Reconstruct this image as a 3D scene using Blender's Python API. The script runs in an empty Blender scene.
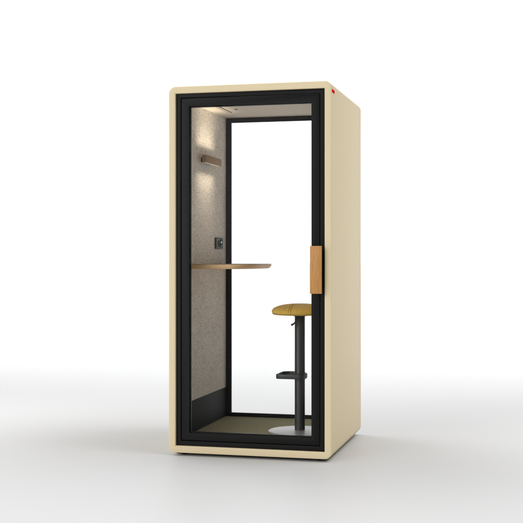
import bpy, bmesh, math, random
from mathutils import Vector, Matrix
R = math.radians
random.seed(4)
scene = bpy.context.scene
COL = scene.collection
G = 0.018                      # height of the booth's shell above the studio floor

# ------------------------------------------------------------------ helpers
def obj(name, bm, mat, parent=None, smooth=35, kind=None):
    bmesh.ops.recalc_face_normals(bm, faces=bm.faces[:])
    me = bpy.data.meshes.new(name)
    bm.to_mesh(me); bm.free()
    for p in me.polygons: p.use_smooth = True
    me.set_sharp_from_angle(angle=R(smooth))
    me.materials.append(mat)
    o = bpy.data.objects.new(name, me)
    COL.objects.link(o)
    if parent: o.parent = parent
    if kind: o['kind'] = kind
    return o

def thing(name, label, cat, loc):
    o = bpy.data.objects.new(name, None)
    o.empty_display_size = 0.1
    COL.objects.link(o)
    o.location = loc
    o['label'] = label; o['category'] = cat
    return o

def bev(bm, w, seg=3, edges=None, ang=50):
    if edges is None:
        edges = [e for e in bm.edges if len(e.link_faces) == 2 and e.calc_face_angle(0) > R(ang)]
    bmesh.ops.bevel(bm, geom=edges, offset=w, offset_type='OFFSET', segments=seg, profile=0.5,
                    affect='EDGES', clamp_overlap=True)

def add_box(bm, x0, x1, y0, y1, z0, z1):
    v = [bm.verts.new((x, y, z)) for x in (x0, x1) for y in (y0, y1) for z in (z0, z1)]
    for f in ((0,1,3,2), (4,6,7,5), (0,4,5,1), (2,3,7,6), (0,2,6,4), (1,5,7,3)):
        bm.faces.new([v[i] for i in f])
    return v

def box(x0, x1, y0, y1, z0, z1, b=0.0, seg=3):
    bm = bmesh.new(); add_box(bm, x0, x1, y0, y1, z0, z1)
    bmesh.ops.recalc_face_normals(bm, faces=bm.faces[:])
    if b: bev(bm, b, seg)
    return bm

def ring_frame(x0, x1, z0, z1, X0, X1, Z0, Z1, y0, y1, b=0.0):
    """rectangular frame: opening x0..x1, z0..z1; outside X0..X1, Z0..Z1; thickness y0..y1"""
    bm = bmesh.new()
    def loop(a, c, d, e, y): return [bm.verts.new(p) for p in ((a,y,d), (c,y,d), (c,y,e), (a,y,e))]
    of, inf = loop(X0,X1,Z0,Z1,y0), loop(x0,x1,z0,z1,y0)
    ob, inb = loop(X0,X1,Z0,Z1,y1), loop(x0,x1,z0,z1,y1)
    for i in range(4):
        j = (i+1) % 4
        bm.faces.new((of[i], of[j], inf[j], inf[i]))
        bm.faces.new((ob[i], inb[i], inb[j], ob[j]))
        bm.faces.new((of[i], ob[i], ob[j], of[j]))
        bm.faces.new((inf[i], inf[j], inb[j], inb[i]))
    bmesh.ops.recalc_face_normals(bm, faces=bm.faces[:])
    if b: bev(bm, b, 3)
    return bm

def lathe(profile, n=64, cx=0, cy=0):
    """closed surface of revolution from (r, z) points"""
    bm = bmesh.new(); rings = []
    for r, z in profile:
        if r < 1e-6: rings.append([bm.verts.new((cx, cy, z))])
        else: rings.append([bm.verts.new((cx+r*math.cos(2*math.pi*i/n), cy+r*math.sin(2*math.pi*i/n), z)) for i in range(n)])
    for a, b in zip(rings[:-1], rings[1:]):
        for i in range(n):
            j = (i+1) % n
            if len(a) == 1: bm.faces.new((a[0], b[i], b[j]))
            elif len(b) == 1: bm.faces.new((a[i], b[0], a[j]))
            else: bm.faces.new((a[i], b[i], b[j], a[j]))
    return bm

def tube(path, rad, n=12, rads=None):
    bm = bmesh.new(); P = [Vector(p) for p in path]; rings = []
    for k, p in enumerate(P):
        t = (P[min(k+1, len(P)-1)] - P[max(k-1, 0)]).normalized()
        u = t.cross(Vector((0.13, 1, 0.21))).normalized(); w = t.cross(u)
        r = rads[k] if rads else rad
        rings.append([bm.verts.new(p + u*r*math.cos(2*math.pi*i/n) + w*r*math.sin(2*math.pi*i/n)) for i in range(n)])
    for a, b in zip(rings[:-1], rings[1:]):
        for i in range(n): bm.faces.new((a[i], a[(i+1)%n], b[(i+1)%n], b[i]))
    bm.faces.new(rings[0][::-1]); bm.faces.new(rings[-1])
    return bm

def prism(outline, z0, z1, axis='z'):
    bm = bmesh.new()
    a = [bm.verts.new((x, y, z0)) for x, y in outline]
    b = [bm.verts.new((x, y, z1)) for x, y in outline]
    n = len(a)
    bm.faces.new(a[::-1]); bm.faces.new(b)
    for i in range(n): bm.faces.new((a[i], a[(i+1)%n], b[(i+1)%n], b[i]))
    bmesh.ops.recalc_face_normals(bm, faces=bm.faces[:])
    return bm

# ------------------------------------------------------------------ materials
def mat(name, color=(0.8,0.8,0.8), rough=0.5, metal=0.0, spec=0.5):
    m = bpy.data.materials.new(name); m.use_nodes = True
    b = m.node_tree.nodes['Principled BSDF']
    b.inputs['Base Color'].default_value = (*color, 1)
    b.inputs['Roughness'].default_value = rough
    b.inputs['Metallic'].default_value = metal
    b.inputs['Specular IOR Level'].default_value = spec
    return m

def N(m, t, **kw):
    n = m.node_tree.nodes.new(t)
    for k, v in kw.items(): setattr(n, k, v)
    return n

def noisy(m, c0, c1, scale, stretch=(1,1,1), detail=6, lo=0.35, hi=0.65, bump=0.0, bdist=0.001, rough=None):
    nt = m.node_tree; L = nt.links; b = nt.nodes['Principled BSDF']
    tc = N(m, 'ShaderNodeTexCoord'); mp = N(m, 'ShaderNodeMapping'); mp.inputs['Scale'].default_value = stretch
    L.new(tc.outputs['Object'], mp.inputs['Vector'])
    no = N(m, 'ShaderNodeTexNoise'); no.inputs['Scale'].default_value = scale; no.inputs['Detail'].default_value = detail
    L.new(mp.outputs['Vector'], no.inputs['Vector'])
    cr = N(m, 'ShaderNodeValToRGB')
    cr.color_ramp.elements[0].position = lo; cr.color_ramp.elements[0].color = (*c0, 1)
    cr.color_ramp.elements[1].position = hi; cr.color_ramp.elements[1].color = (*c1, 1)
    L.new(no.outputs['Fac'], cr.inputs['Fac']); L.new(cr.outputs['Color'], b.inputs['Base Color'])
    if bump:
        bp = N(m, 'ShaderNodeBump'); bp.inputs['Strength'].default_value = bump; bp.inputs['Distance'].default_value = bdist
        L.new(no.outputs['Fac'], bp.inputs['Height']); L.new(bp.outputs['Normal'], b.inputs['Normal'])
    if rough:
        mr = N(m, 'ShaderNodeMapRange'); mr.inputs['To Min'].default_value = rough[0]; mr.inputs['To Max'].default_value = rough[1]
        L.new(no.outputs['Fac'], mr.inputs['Value']); L.new(mr.outputs['Result'], b.inputs['Roughness'])
    return no, cr

M = {}
M['cream'] = mat('cream_powder_coat', rough=0.5, spec=0.2)
noisy(M['cream'], (0.722,0.605,0.390), (0.742,0.623,0.406), 420, detail=3, bump=0.06, bdist=0.0004)
M['black'] = mat('black_anodised_metal', rough=0.48, spec=0.11)
noisy(M['black'], (0.0065,0.0065,0.0065), (0.008,0.008,0.0076), 300, detail=2, rough=(0.36,0.5))
M['inner_black'] = mat('matt_black_panel', (0.011,0.011,0.0105), 0.65, spec=0.1)
M['outlet'] = mat('dark_outlet_plastic', (0.020,0.020,0.019), 0.5, spec=0.25)
M['rubber'] = mat('black_rubber', (0.008,0.008,0.008), 0.75, spec=0.2)
M['gasket'] = mat('pale_gasket', (0.30,0.30,0.30), 0.6)
M['white_plastic'] = mat('white_plastic', (0.8,0.8,0.8), 0.35)
M['grey_plastic'] = mat('grey_plastic', (0.25,0.25,0.25), 0.4)
M['red'] = mat('red_label', (0.78,0.003,0.012), 0.7, spec=0.0)
M['metal'] = mat('brushed_steel', (0.42,0.42,0.42), 0.38, metal=0.8)
noisy(M['metal'], (0.62,0.62,0.62), (0.70,0.70,0.695), 60, stretch=(1,14,1), detail=4, rough=(0.3,0.48))
M['graphite'] = mat('graphite_painted_steel', (0.024,0.024,0.0245), 0.42, spec=0.38)

# felt: wool fibres, pale and dark specks
def felt(name, dark, mid, pale):
    m = mat(name, rough=0.95, spec=0.1)
    nt = m.node_tree; L = nt.links; b = nt.nodes['Principled BSDF']
    tc0 = N(m, 'ShaderNodeTexCoord'); tc = N(m, 'ShaderNodeMapping'); tc.inputs['Scale'].default_value = (1, 0.38, 1)
    L.new(tc0.outputs['Object'], tc.inputs['Vector'])
    n1 = N(m, 'ShaderNodeTexNoise'); n1.inputs['Scale'].default_value = 140; n1.inputs['Detail'].default_value = 3; n1.inputs['Roughness'].default_value = 0.7; n1.inputs['Distortion'].default_value = 0.6
    n2 = N(m, 'ShaderNodeTexNoise'); n2.inputs['Scale'].default_value = 9; n2.inputs['Detail'].default_value = 3
    L.new(tc.outputs['Vector'], n1.inputs['Vector']); L.new(tc.outputs['Vector'], n2.inputs['Vector'])
    add = N(m, 'ShaderNodeMath', operation='MULTIPLY_ADD'); add.inputs[1].default_value = 0.16
    L.new(n2.outputs['Fac'], add.inputs[0]); L.new(n1.outputs['Fac'], add.inputs[2])
    cr = N(m, 'ShaderNodeValToRGB'); e = cr.color_ramp.elements
    e[0].position = 0.42; e[0].color = (*dark, 1); e[1].position = 0.76; e[1].color = (*pale, 1)
    x = e.new(0.56); x.color = (*mid, 1)
    L.new(add.outputs[0], cr.inputs['Fac']); L.new(cr.outputs['Color'], b.inputs['Base Color'])
    bp = N(m, 'ShaderNodeBump'); bp.inputs['Strength'].default_value = 0.5; bp.inputs['Distance'].default_value = 0.002
    L.new(n1.outputs['Fac'], bp.inputs['Height']); L.new(bp.outputs['Normal'], b.inputs['Normal'])
    b.inputs['Sheen Weight'].default_value = 0.15
    return m
M['felt'] = felt('grey_beige_felt', (0.47,0.42,0.368), (0.69,0.63,0.555), (0.88,0.82,0.75))
M['ceiling'] = felt('pale_ceiling_felt', (0.58,0.52,0.435), (0.65,0.58,0.49), (0.71,0.64,0.55))
M['carpet'] = mat('olive_carpet', rough=0.95, spec=0.1)
noisy(M['carpet'], (0.27,0.255,0.155), (0.48,0.46,0.30), 160, detail=5, bump=0.6, bdist=0.003)

def wood(name, c0, c1, c2, stretch, rough=0.45, spec=0.35):
    m = mat(name, rough=rough, spec=spec)
    nt = m.node_tree; L = nt.links; b = nt.nodes['Principled BSDF']
    tc = N(m, 'ShaderNodeTexCoord'); mp = N(m, 'ShaderNodeMapping'); mp.inputs['Scale'].default_value = stretch
    L.new(tc.outputs['Object'], mp.inputs['Vector'])
    no = N(m, 'ShaderNodeTexNoise'); no.inputs['Scale'].default_value = 22; no.inputs['Detail'].default_value = 7; no.inputs['Distortion'].default_value = 0.15
    L.new(mp.outputs['Vector'], no.inputs['Vector'])
    cr = N(m, 'ShaderNodeValToRGB'); e = cr.color_ramp.elements
    e[0].position = 0.3; e[0].color = (*c0, 1); e[1].position = 0.72; e[1].color = (*c2, 1)
    x = e.new(0.5); x.color = (*c1, 1)
    L.new(no.outputs['Fac'], cr.inputs['Fac']); L.new(cr.outputs['Color'], b.inputs['Base Color'])
    bp = N(m, 'ShaderNodeBump'); bp.inputs['Strength'].default_value = 0.15; bp.inputs['Distance'].default_value = 0.0006
    L.new(no.outputs['Fac'], bp.inputs['Height']); L.new(bp.outputs['Normal'], b.inputs['Normal'])
    return m
M['oak'] = wood('oak', (0.42,0.198,0.050), (0.475,0.232,0.062), (0.53,0.268,0.078), (7,7,0.6))
M['oak_edge'] = wood('oak_plywood_edge', (0.56,0.35,0.165), (0.65,0.42,0.21), (0.73,0.49,0.265), (0.8,0.8,12))
M['oak_top'] = wood('dark_oak_veneer', (0.16,0.105,0.062), (0.19,0.125,0.075), (0.23,0.155,0.095), (1,9,1))
M['lamp_wood'] = wood('walnut_veneer', (0.27,0.165,0.085), (0.32,0.20,0.105), (0.37,0.235,0.125), (6,0.8,6), 0.6, 0.08)

# mustard upholstery
M['mustard'] = mat('mustard_fabric', rough=0.8, spec=0.2)
noisy(M['mustard'], (0.46,0.285,0.048), (0.64,0.415,0.085), 260, detail=4, lo=0.38, hi=0.62, bump=0.4, bdist=0.0008)
M['mustard'].node_tree.nodes['Principled BSDF'].inputs['Sheen Weight'].default_value = 0.1
M['thread'] = mat('mustard_thread', (0.30,0.17,0.025), 0.8, spec=0.1)

# clear glass: mostly transparent, faint clear-coat reflection by facing angle
def glass(name, tint):
    m = bpy.data.materials.new(name); m.use_nodes = True
    nt = m.node_tree; nt.nodes.clear(); L = nt.links
    out = nt.nodes.new('ShaderNodeOutputMaterial'); mx = nt.nodes.new('ShaderNodeMixShader')
    tr = nt.nodes.new('ShaderNodeBsdfTransparent'); tr.inputs['Color'].default_value = (*tint, 1)
    gl = nt.nodes.new('ShaderNodeBsdfGlossy'); gl.inputs['Roughness'].default_value = 0.01
    fr = nt.nodes.new('ShaderNodeFresnel'); fr.inputs['IOR'].default_value = 1.12
    L.new(fr.outputs[0], mx.inputs[0]); L.new(tr.outputs[0], mx.inputs[1]); L.new(gl.outputs[0], mx.inputs[2])
    L.new(mx.outputs[0], out.inputs['Surface'])
    return m
M['glass'] = glass('clear_glass', (0.995,0.997,0.996))

M['lens'] = bpy.data.materials.new('lit_lamp_lens'); M['lens'].use_nodes = True
_b = M['lens'].node_tree.nodes['Principled BSDF']
_b.inputs['Base Color'].default_value = (0.8,0.75,0.6,1)
_b.inputs['Emission Color'].default_value = (1.0,0.84,0.60,1); _b.inputs['Emission Strength'].default_value = 0.15

M['floor'] = mat('white_studio_floor', (0.575,0.576,0.578), 0.5, spec=0.5)

# ------------------------------------------------------------------ setting
bm = bmesh.new()
S = 240
vs = [bm.verts.new(p) for p in ((-S,-S,0), (S,-S,0), (S,S,0), (-S,S,0))]
bm.faces.new(vs)
obj('floor', bm, M['floor'], kind='structure')

# ------------------------------------------------------------------ the booth
W, D, H, RR = 0.509, 1.094, 2.25, 0.042      # half width, depth, height, corner radius
IX, IZ0, IZ1 = 0.467, 0.042, 2.208            # inside of the shell
booth = thing('phone_booth', 'cream acoustic phone booth with black framed glass door and felt interior', 'phone booth', (0, 0, G))

# shell: rounded rectangular tube
bm = bmesh.new()
NA = 12
def loops(y):
    outer, corner = [], []
    cs = [(W-RR, RR, -90), (W-RR, H-RR, 0), (-W+RR, H-RR, 90), (-W+RR, RR, 180)]
    ins = [(IX, IZ0), (IX, IZ1), (-IX, IZ1), (-IX, IZ0)]
    for (cx, cz, a0) in cs:
        outer.append([bm.verts.new((cx+RR*math.cos(R(a0+90*k/NA)), y, cz+RR*math.sin(R(a0+90*k/NA)))) for k in range(NA+1)])
    return outer, [bm.verts.new((x, y, z)) for x, z in ins]
oF, iF = loops(0.0); oB, iB = loops(D)
for o_, i_ in ((oF, iF), (oB, iB)):
    for c in range(4):
        for k in range(NA): bm.faces.new((o_[c][k], o_[c][k+1], i_[c]))
        n = (c+1) % 4
        bm.faces.new((o_[c][NA], o_[n][0], i_[n], i_[c]))
for c in range(4):
    n = (c+1) % 4
    for k in range(NA): bm.faces.new((oF[c][k], oF[c][k+1], oB[c][k+1], oB[c][k]))
    bm.faces.new((oF[c][NA], oF[n][0], oB[n][0], oB[c][NA]))
    bm.faces.new((iF[c], iF[n], iB[n], iB[c]))
bmesh.ops.recalc_face_normals(bm, faces=bm.faces[:])
rim = []
for e in bm.edges:
    ys = [v.co.y for v in e.verts]
    if abs(ys[0]-ys[1]) < 1e-6 and e.calc_face_angle(0) > R(60): rim.append(e)
bev(bm, 0.005, 3, edges=rim)
obj('shell', bm, M['cream'], booth)

# plinth under the shell, with small levelling feet
pl = obj('plinth', box(-W+0.040, W-0.040, 0.035, D-0.045, -0.010, 0.0005), M['rubber'], booth)
for sx in (-1, 1):
    for yy in (0.08, D-0.09):
        obj('levelling_foot', lathe([(0,-G+0.0005), (0.026,-G+0.0005), (0.028,-0.015), (0.022,-0.0105), (0,-0.0105)], 24, sx*(W-0.085), yy), M['rubber'], pl)

# red label at the top front of the right side
obj('red_label', box(W+0.0002, W+0.0028, 0.012, 0.088, 2.184, 2.2015, 0.001, 2), M['red'], booth)

# fixed black door frame
obj('door_frame', ring_frame(-0.4375, 0.4375, 0.072, 2.182, -IX, IX, IZ0, IZ1, 0.018, 0.066, 0.0015), M['black'], booth)

# door leaf
door = obj('door', ring_frame(-0.384, 0.384, 0.122, 2.129, -0.4335, 0.4335, 0.0765, 2.178, 0.021, 0.060, 0.0015), M['black'], booth)
obj('door_glass', box(-0.392, 0.392, 0.030, 0.0383, 0.114, 2.137), M['glass'], door)
obj('gasket', ring_frame(-0.3790, 0.3790, 0.1270, 2.1240, -0.3845, 0.3845, 0.1215, 2.1295, 0.0386, 0.0580, 0.001), M['black'], door)
hx0, hx1, hz0, hz1 = 0.386, 0.456, 0.985, 1.268
hd = obj('handle', box(hx0, hx1, -0.042, -0.022, hz0, hz1, 0.0025), M['oak'], door)
obj('handle_mount', box(hx0+0.012, hx1-0.012, -0.0215, 0.0208, hz0+0.02, hz1-0.02, 0.001), M['rubber'], door)

# rear glazed frame
rear = obj('rear_frame', ring_frame(-0.396, 0.396, 0.1125, 2.1445, -IX, IX, IZ0, IZ1, 1.002, 1.026, 0.0012), M['inner_black'], booth)
obj('rear_glass', box(-0.404, 0.404, 1.0085, 1.0165, 0.1045, 2.1525), M['glass'], rear)

# felt wall linings with black skirting
def wall_lining(s):
    a, b = sorted((s*0.432, s*(IX-0.0005)))
    w = obj('felt_wall', box(a, b, 0.068, 1.0, 0.292, IZ1-0.0305), M['felt'], booth)
    a, b = sorted((s*0.4305, s*(IX-0.0005)))
    obj('skirting', box(a, b, 0.068, 1.0, IZ0+0.002, 0.2915, 0.0008, 2), M['inner_black'], w)
    return w
felt_left = wall_lining(-1); wall_lining(1)

# ceiling panel with vent slots and sensor
ceil = obj('ceiling_panel', box(-IX+0.0005, IX-0.0005, 0.068, 1.0, 2.1775, IZ1-0.0005), M['ceiling'], booth)
bm = bmesh.new()
for x in (-0.331, -0.309):
    add_box(bm, x-0.0028, x+0.0028, 0.25, 0.72, 2.1755, 2.1773)
obj('vent_slot', bm, M['rubber'], ceil)
bm = bmesh.new()
add_box(bm, -0.327, -0.313, 0.245, 0.725, 2.1745, 2.1772)
obj('vent_cover', bm, M['ceiling'], ceil)
obj('sensor', lathe([(0,2.170), (0.008,2.170), (0.011,2.172), (0.0115,2.1772), (0,2.1772)], 24, -0.235, 0.56), M['grey_plastic'], ceil)

# carpet
obj('carpet', box(-0.4300, 0.4300, 0.067, 1.0, IZ0+0.001, 0.088), M['carpet'], booth)

# desk shelf: rounded free end, edge undercut
def desk_outline(inset):
    x0, x1, y0, y1 = -0.4318, -0.042-inset, 0.215+inset*0.4, 0.955-inset*0.4
    rx, ry = 0.15, 0.28
    pts = [(x0, y0)]
    n = 16
    for k in range(n+1):
        a = R(-90+90*k/n); e = 2/2.3
        c, s = math.cos(a), math.sin(a)
        pts.append((x1-rx+rx*abs(c)**e, y0+ry-ry*abs(s)**e))
    for k in range(n+1):
        a = R(90*k/n); e = 2/2.3
        c, s = math.cos(a), math.sin(a)
        pts.append((x1-rx+rx*abs(c)**e, y1-ry+ry*abs(s)**e))
    pts.append((x0, y1))
    return pts
bm = bmesh.new()
levels = [(1.127, 0.020), (1.131, 0.012), (1.142, 0.003), (1.152, 0.0), (1.1555, 0.0012)]
rings = [[bm.verts.new((x, y, z)) for x, y in desk_outline(i)] for z, i in levels]
n = len(rings[0])
for a, b in zip(rings[:-1], rings[1:]):
    for i in range(n): bm.faces.new((a[i], a[(i+1)%n], b[(i+1)%n], b[i]))
bm.faces.new(rings[0][::-1]); bm.faces.new(rings[-1])
desk = obj('desk', bm, M['oak_edge'], booth)
bm = prism(desk_outline(0.0025), 1.1557, 1.1572)
obj('desk_top', bm, M['oak_top'], desk)

# wall lamp with light up and down
LX0, LX1, LY0, LY1, LZ0, LZ1 = -0.399, -0.373, 0.335, 0.690, 1.813, 1.860
lamp = obj('wall_lamp', box(LX0, LX1, LY0, LY1, LZ0, LZ1, 0.0012, 2), M['lamp_wood'], booth)
obj('bracket', box(-0.4319, LX0-0.0001, 0.42, 0.60, LZ0+0.008, LZ1-0.008, 0.0006, 1), M['inner_black'], lamp)
obj('lamp_lens', box(LX0+0.005, LX1-0.005, LY0+0.02, LY1-0.02, LZ1+0.0002, LZ1+0.0012), M['lens'], lamp)
obj('lamp_lens', box(LX0+0.005, LX1-0.005, LY0+0.02, LY1-0.02, LZ0-0.0012, LZ0-0.0002), M['lens'], lamp)

# power outlet with socket and charging ports
OX, OY0, OY1, OZ0, OZ1 = -0.432, 0.725, 0.895, 1.259, 1.336
out = obj('power_outlet', box(OX+0.0002, OX+0.010, OY0, OY1, OZ0, OZ1, 0.0025, 2), M['outlet'], booth)
def disc_x(cy, cz, r, x0, x1, n=28):
    bm = bmesh.new()
    a = [bm.verts.new((x0, cy+r*math.cos(2*math.pi*i/n), cz+r*math.sin(2*math.pi*i/n))) for i in range(n)]
    b = [bm.verts.new((x1, cy+r*math.cos(2*math.pi*i/n), cz+r*math.sin(2*math.pi*i/n))) for i in range(n)]
    bm.faces.new(a[::-1]); bm.faces.new(b)
    for i in range(n): bm.faces.new((a[i], a[(i+1)%n], b[(i+1)%n], b[i]))
    return bm
ozc = (OZ0+OZ1)/2
sk = obj('socket', disc_x(OY0+0.052, ozc, 0.029, OX+0.0102, OX+0.0112), M['grey_plastic'], out)  # pale grey rim puts the socket's highlight into the colour
obj('socket_well', disc_x(OY0+0.055, ozc-0.002, 0.025, OX+0.0114, OX+0.0120), M['rubber'], sk)
obj('port_module', box(OX+0.0102, OX+0.0125, OY1-0.072, OY1-0.036, OZ0+0.012, OZ1-0.012, 0.0005, 1), M['rubber'], out)
obj('charging_port', box(OX+0.0127, OX+0.0145, OY1-0.066, OY1-0.042, ozc-0.001, ozc+0.014), M['white_plastic'], out)
obj('charging_port', box(OX+0.0127, OX+0.0145, OY1-0.060, OY1-0.046, ozc-0.021, ozc-0.014), M['grey_plastic'], out)

# ------------------------------------------------------------------ the stool
SX, SY, SZ = 0.225, 0.420, 0.0885
stool = thing('bar_stool', 'mustard upholstered bar stool on black pole with round grey base inside booth', 'stool', (SX, SY, G+SZ))
# base disc
obj('base', lathe([(0,0.0), (0.196,0.0), (0.200,0.002), (0.200,0.0085), (0.1975,0.011), (0.19,0.0122), (0.06,0.0155), (0.05,0.0165), (0,0.0165)], 96), M['metal'], stool)
obj('pole', lathe([(0,0.0166), (0.0325,0.0166), (0.0325,0.018), (0.0325,0.735), (0.0315,0.737), (0,0.737)], 40), M['graphite'], stool)
obj('collar', lathe([(0,0.7372), (0.035,0.7372), (0.05,0.741), (0.052,0.7495), (0,0.7495)], 40), M['graphite'], stool)
# seat: domed cushion with sewn channels
bm = bmesh.new()
n, m_ = 420, 110
SR = 0.178
prof = []
for k in range(m_+1):
    t = k/m_
    # from bottom centre out to rim, over the dome to the top centre
    if t < 0.15: prof.append((SR*0.90*t/0.15, -0.002))
    else:
        a = (t-0.15)/0.85
        ang = -math.pi/2 + a*math.pi
        if ang < 0: prof.append((SR*(0.90+0.10*math.cos(ang)), 0.0215+0.0235*math.sin(ang)))
        else:
            c, s = math.cos(ang), math.sin(ang)
            prof.append((SR*c**0.86, 0.0215+0.0475*s**1.0))
rings = []
ca, sa = math.cos(R(0)), math.sin(R(0))
def channel(x, y):
    u = x*ca + y*sa                       # across the channels
    d = 0.0
    for q in (-0.150, -0.132, -0.114, -0.097, -0.080, -0.064, -0.049):
        d -= 0.0032*math.exp(-((u-q)/0.0036)**2)
    for q in (-0.033, -0.018):
        d -= 0.0055*math.exp(-((u-q)/0.0040)**2)
    return d
for r, z in prof:
    if r < 1e-6: rings.append([bm.verts.new((0,0,z))]); continue
    ring = []
    for i in range(n):
        a = 2*math.pi*i/n
        x, y = r*math.cos(a), r*math.sin(a)
        d = channel(x, y) if z > 0.003 else 0
        f = 1 + d/ max(r, 0.05)
        ring.append(bm.verts.new((x*f, y*f, z + d*0.8)))
    rings.append(ring)
for a, b in zip(rings[:-1], rings[1:]):
    for i in range(n):
        j = (i+1) % n
        if len(a) == 1: bm.faces.new((a[0], b[i], b[j]))
        elif len(b) == 1: bm.faces.new((a[i], b[0], a[j]))
        else: bm.faces.new((a[i], b[i], b[j], a[j]))
bmesh.ops.translate(bm, verts=bm.verts[:], vec=(0,0,0.750))
seat = obj('seat', bm, M['mustard'], stool, smooth=60)
# stitches round the lower rim of the seat
bm = bmesh.new()
for i in range(96):
    a = 2*math.pi*i/96
    mt = Matrix.Translation((SR*0.962*math.cos(a), SR*0.962*math.sin(a), 0.7548)) @ Matrix.Rotation(a, 4, 'Z')
    bmesh.ops.create_uvsphere(bm, u_segments=8, v_segments=6, radius=1.0, matrix=mt @ Matrix.Diagonal((0.0035,0.0042,0.0030,1)))
obj('stitching', bm, M['thread'], seat)
# lift lever
obj('lever', tube([(-0.006,-0.032,0.738), (-0.010,-0.043,0.722), (-0.016,-0.052,0.706), (-0.027,-0.057,0.692), (-0.042,-0.058,0.684)], 0.004, 10,
     rads=[0.0045,0.0045,0.0045,0.005,0.0075]), M['graphite'], stool)
# footrest loop: rectangular band clamped on the pole
def fillet(pts, rads, n=8):
    out = []
    for i, p in enumerate(pts):
        p = Vector(p); a = (Vector(pts[i-1])-p).normalized(); b = (Vector(pts[(i+1) % len(pts)])-p).normalized()
        half = a.angle(b)/2; d = rads[i]/math.tan(half)
        c = p + (a+b).normalized()*rads[i]/math.sin(half)
        s0, s1 = p+a*d-c, p+b*d-c
        ang = s0.angle_signed(s1)
        for k in range(n+1):
            t = -ang*k/n
            out.append(c + Vector((s0.x*math.cos(t)-s0.y*math.sin(t), s0.x*math.sin(t)+s0.y*math.cos(t))))
    return out
loop_ = fillet([(-0.139,-0.071), (0.037,-0.071), (0.037,0.040), (-0.006,0.150), (-0.139,0.150)], [0.022,0.030,0.03,0.04,0.045])
bm = bmesh.new(); rings = []
nl = len(loop_); z0, z1, hw = 0.343, 0.371, 0.004
for i in range(nl):
    t = (loop_[(i+1) % nl]-loop_[i-1]).normalized(); w = Vector((-t.y, t.x))*hw; c = loop_[i]
    rings.append([bm.verts.new((*(c+w), z0)), bm.verts.new((*(c+w), z1)), bm.verts.new((*(c-w), z1)), bm.verts.new((*(c-w), z0))])
for i in range(nl):
    a, b = rings[i], rings[(i+1) % nl]
    for k in range(4): bm.faces.new((a[k], a[(k+1) % 4], b[(k+1) % 4], b[k]))
bmesh.ops.recalc_face_normals(bm, faces=bm.faces[:])
bev(bm, 0.0015, 2)
fr = obj('footrest', bm, M['graphite'], stool)
bm = lathe([(0.0327,0.339), (0.0375,0.339), (0.039,0.341), (0.039,0.373), (0.0375,0.375), (0.0327,0.375)], 40)
obj('clamp', bm, M['graphite'], fr)
for s in (-1, 1):
    a, b = (-0.0665, -0.0385) if s < 0 else (0.0385, 0.1455)
    obj('bracket', box(-0.030 if s > 0 else -0.016, -0.008 if s > 0 else 0.016, a, b, 0.346, 0.368, 0.001, 2), M['graphite'], fr)

# ------------------------------------------------------------------ light
world = bpy.data.worlds.new('World'); scene.world = world; world.use_nodes = True
nt = world.node_tree; nt.nodes.clear(); L = nt.links
wo = nt.nodes.new('ShaderNodeOutputWorld'); bg = nt.nodes.new('ShaderNodeBackground')
# studio surround: unseen glows added high left and right and low front-left, bright band behind
geo = nt.nodes.new('ShaderNodeTexCoord')
def node(t, op, a, b=None):
    n = nt.nodes.new(t); n.operation = op
    for k, v in ((0, a), (1, b)):
        if v is None: continue
        if isinstance(v, (int, float)): n.inputs[k].default_value = v
        elif isinstance(v, (tuple, Vector)): n.inputs[k].default_value = v
        else: L.new(v, n.inputs[k])
    return n
def lobe(direction, power, gain):
    d = node('ShaderNodeVectorMath', 'DOT_PRODUCT', geo.outputs['Generated'], tuple(Vector(direction).normalized()))
    m = node('ShaderNodeMath', 'MAXIMUM', d.outputs['Value'], 0.0)
    p = node('ShaderNodeMath', 'POWER', m.outputs[0], power)
    return node('ShaderNodeMath', 'MULTIPLY', p.outputs[0], gain).outputs[0]
def aim(az, el): return (math.sin(R(az))*math.cos(R(el)), math.cos(R(az))*math.cos(R(el)), math.sin(R(el)))
def band(direction, power, width, gain):
    sp = nt.nodes.new('ShaderNodeSeparateXYZ'); L.new(geo.outputs['Generated'], sp.inputs[0])
    z = node('ShaderNodeMath', 'DIVIDE', sp.outputs[2], width).outputs[0]
    q = node('ShaderNodeMath', 'MULTIPLY', z, z).outputs[0]
    e = node('ShaderNodeMath', 'EXPONENT', node('ShaderNodeMath', 'MULTIPLY', q, -1.0).outputs[0]).outputs[0]
    return node('ShaderNodeMath', 'MULTIPLY', lobe(direction, power, gain), e).outputs[0]
tot = lobe(aim(90, 60), 22, 7.8)
for x in (lobe(aim(-66, 60), 20, 4.8), lobe(aim(60, 40), 20, 0.66), lobe(aim(-147, 10), 11, 5.7), band((-0.25, 0.97, 0), 1, 0.38, 1.48)):
    tot = node('ShaderNodeMath', 'ADD', tot, x).outputs[0]
bg.inputs['Color'].default_value = (1.0, 1.0, 1.0, 1)
L.new(tot, bg.inputs['Strength'])
L.new(bg.outputs[0], wo.inputs['Surface'])

def area(name, loc, target, sx, sy, power, color=(1,1,1), spread=180):
    l = bpy.data.lights.new(name, 'AREA'); l.shape = 'RECTANGLE'; l.size = sx; l.size_y = sy
    l.energy = power; l.color = color; l.spread = R(spread)
    o = bpy.data.objects.new(name, l); COL.objects.link(o)
    o.location = loc
    o.rotation_euler = (Vector(target)-Vector(loc)).to_track_quat('-Z', 'Y').to_euler()
    return o
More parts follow.
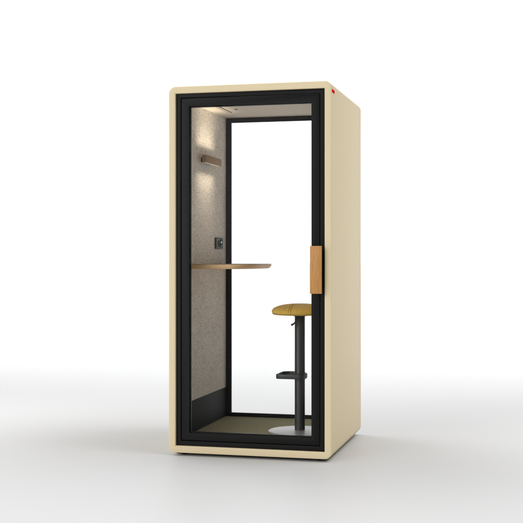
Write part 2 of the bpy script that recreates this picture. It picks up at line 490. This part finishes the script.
# added unseen overhead fills: one washes the floor behind the booth white, smaller ones light the floor left, right and in front
def floor_fill(name, x0, x1, y0, y1, z, spread, level):
    l = bpy.data.lights.new(name, 'AREA'); l.shape = 'RECTANGLE'; l.size = x1-x0; l.size_y = y1-y0
    l.spread = R(spread); l.energy = math.pi*(x1-x0)*(y1-y0)*level
    o = bpy.data.objects.new(name, l); COL.objects.link(o); o.location = ((x0+x1)/2, (y0+y1)/2, z)
floor_fill('backdrop_floor_fill', -220, 220, 3.9, 305, 8, 78, 0.80)
floor_fill('left_floor_fill', -12, -1.7, -1.1, 1.9, 4.2, 40, 0.34)
floor_fill('right_floor_fill', 1.75, 12, -1.1, 2.2, 4.2, 40, 0.24)
floor_fill('front_floor_fill', -12, 12, -9, -1.05, 4.2, 32, 0.24)
warm = (1.0, 0.86, 0.64)
def strip(name, z, up, power, length):
    l = bpy.data.lights.new(name, 'AREA'); l.shape = 'RECTANGLE'; l.size = length; l.size_y = 0.014
    l.energy = power; l.color = warm; l.spread = R(72)
    o = bpy.data.objects.new(name, l); COL.objects.link(o)
    zz = Vector((0.12, 0, -1 if up else 1)).normalized()      # local +Z: the lamp shines along -Z
    xx = Vector((0, 1, 0)); yy = zz.cross(xx)
    m = Matrix((xx, yy, zz)).transposed().to_4x4()
    m.translation = ((LX0+LX1)/2, (LY0+LY1)/2, G+z)
    o.matrix_world = m
for length, k in ((0.42, 1.0), (0.30, 0.55), (0.20, 0.25)):
    strip('wall_lamp_up_light', LZ1+0.004, True, 0.175*k, length)
    strip('wall_lamp_down_light', LZ0-0.004, False, 0.145*k, length)

# ------------------------------------------------------------------ camera
cam = bpy.data.cameras.new('camera'); co = bpy.data.objects.new('camera', cam); COL.objects.link(co)
cam.sensor_width = 36; cam.lens = 1107.53/523*36
cam.shift_y = -(261.5-257.87)/523
cam.clip_end = 2000
co.location = (1.72741, -6.46919, 1.19751+G)
co.rotation_euler = (R(90), 0, 0.249285)
scene.camera = co

scene.view_settings.view_transform = 'Standard'
scene.view_settings.look = 'None'
scene.view_settings.exposure = 0.0
scene.view_settings.gamma = 1.0
scene.cycles.use_denoising = True
scene.cycles.max_bounces = 12
scene.cycles.transparent_max_bounces = 16
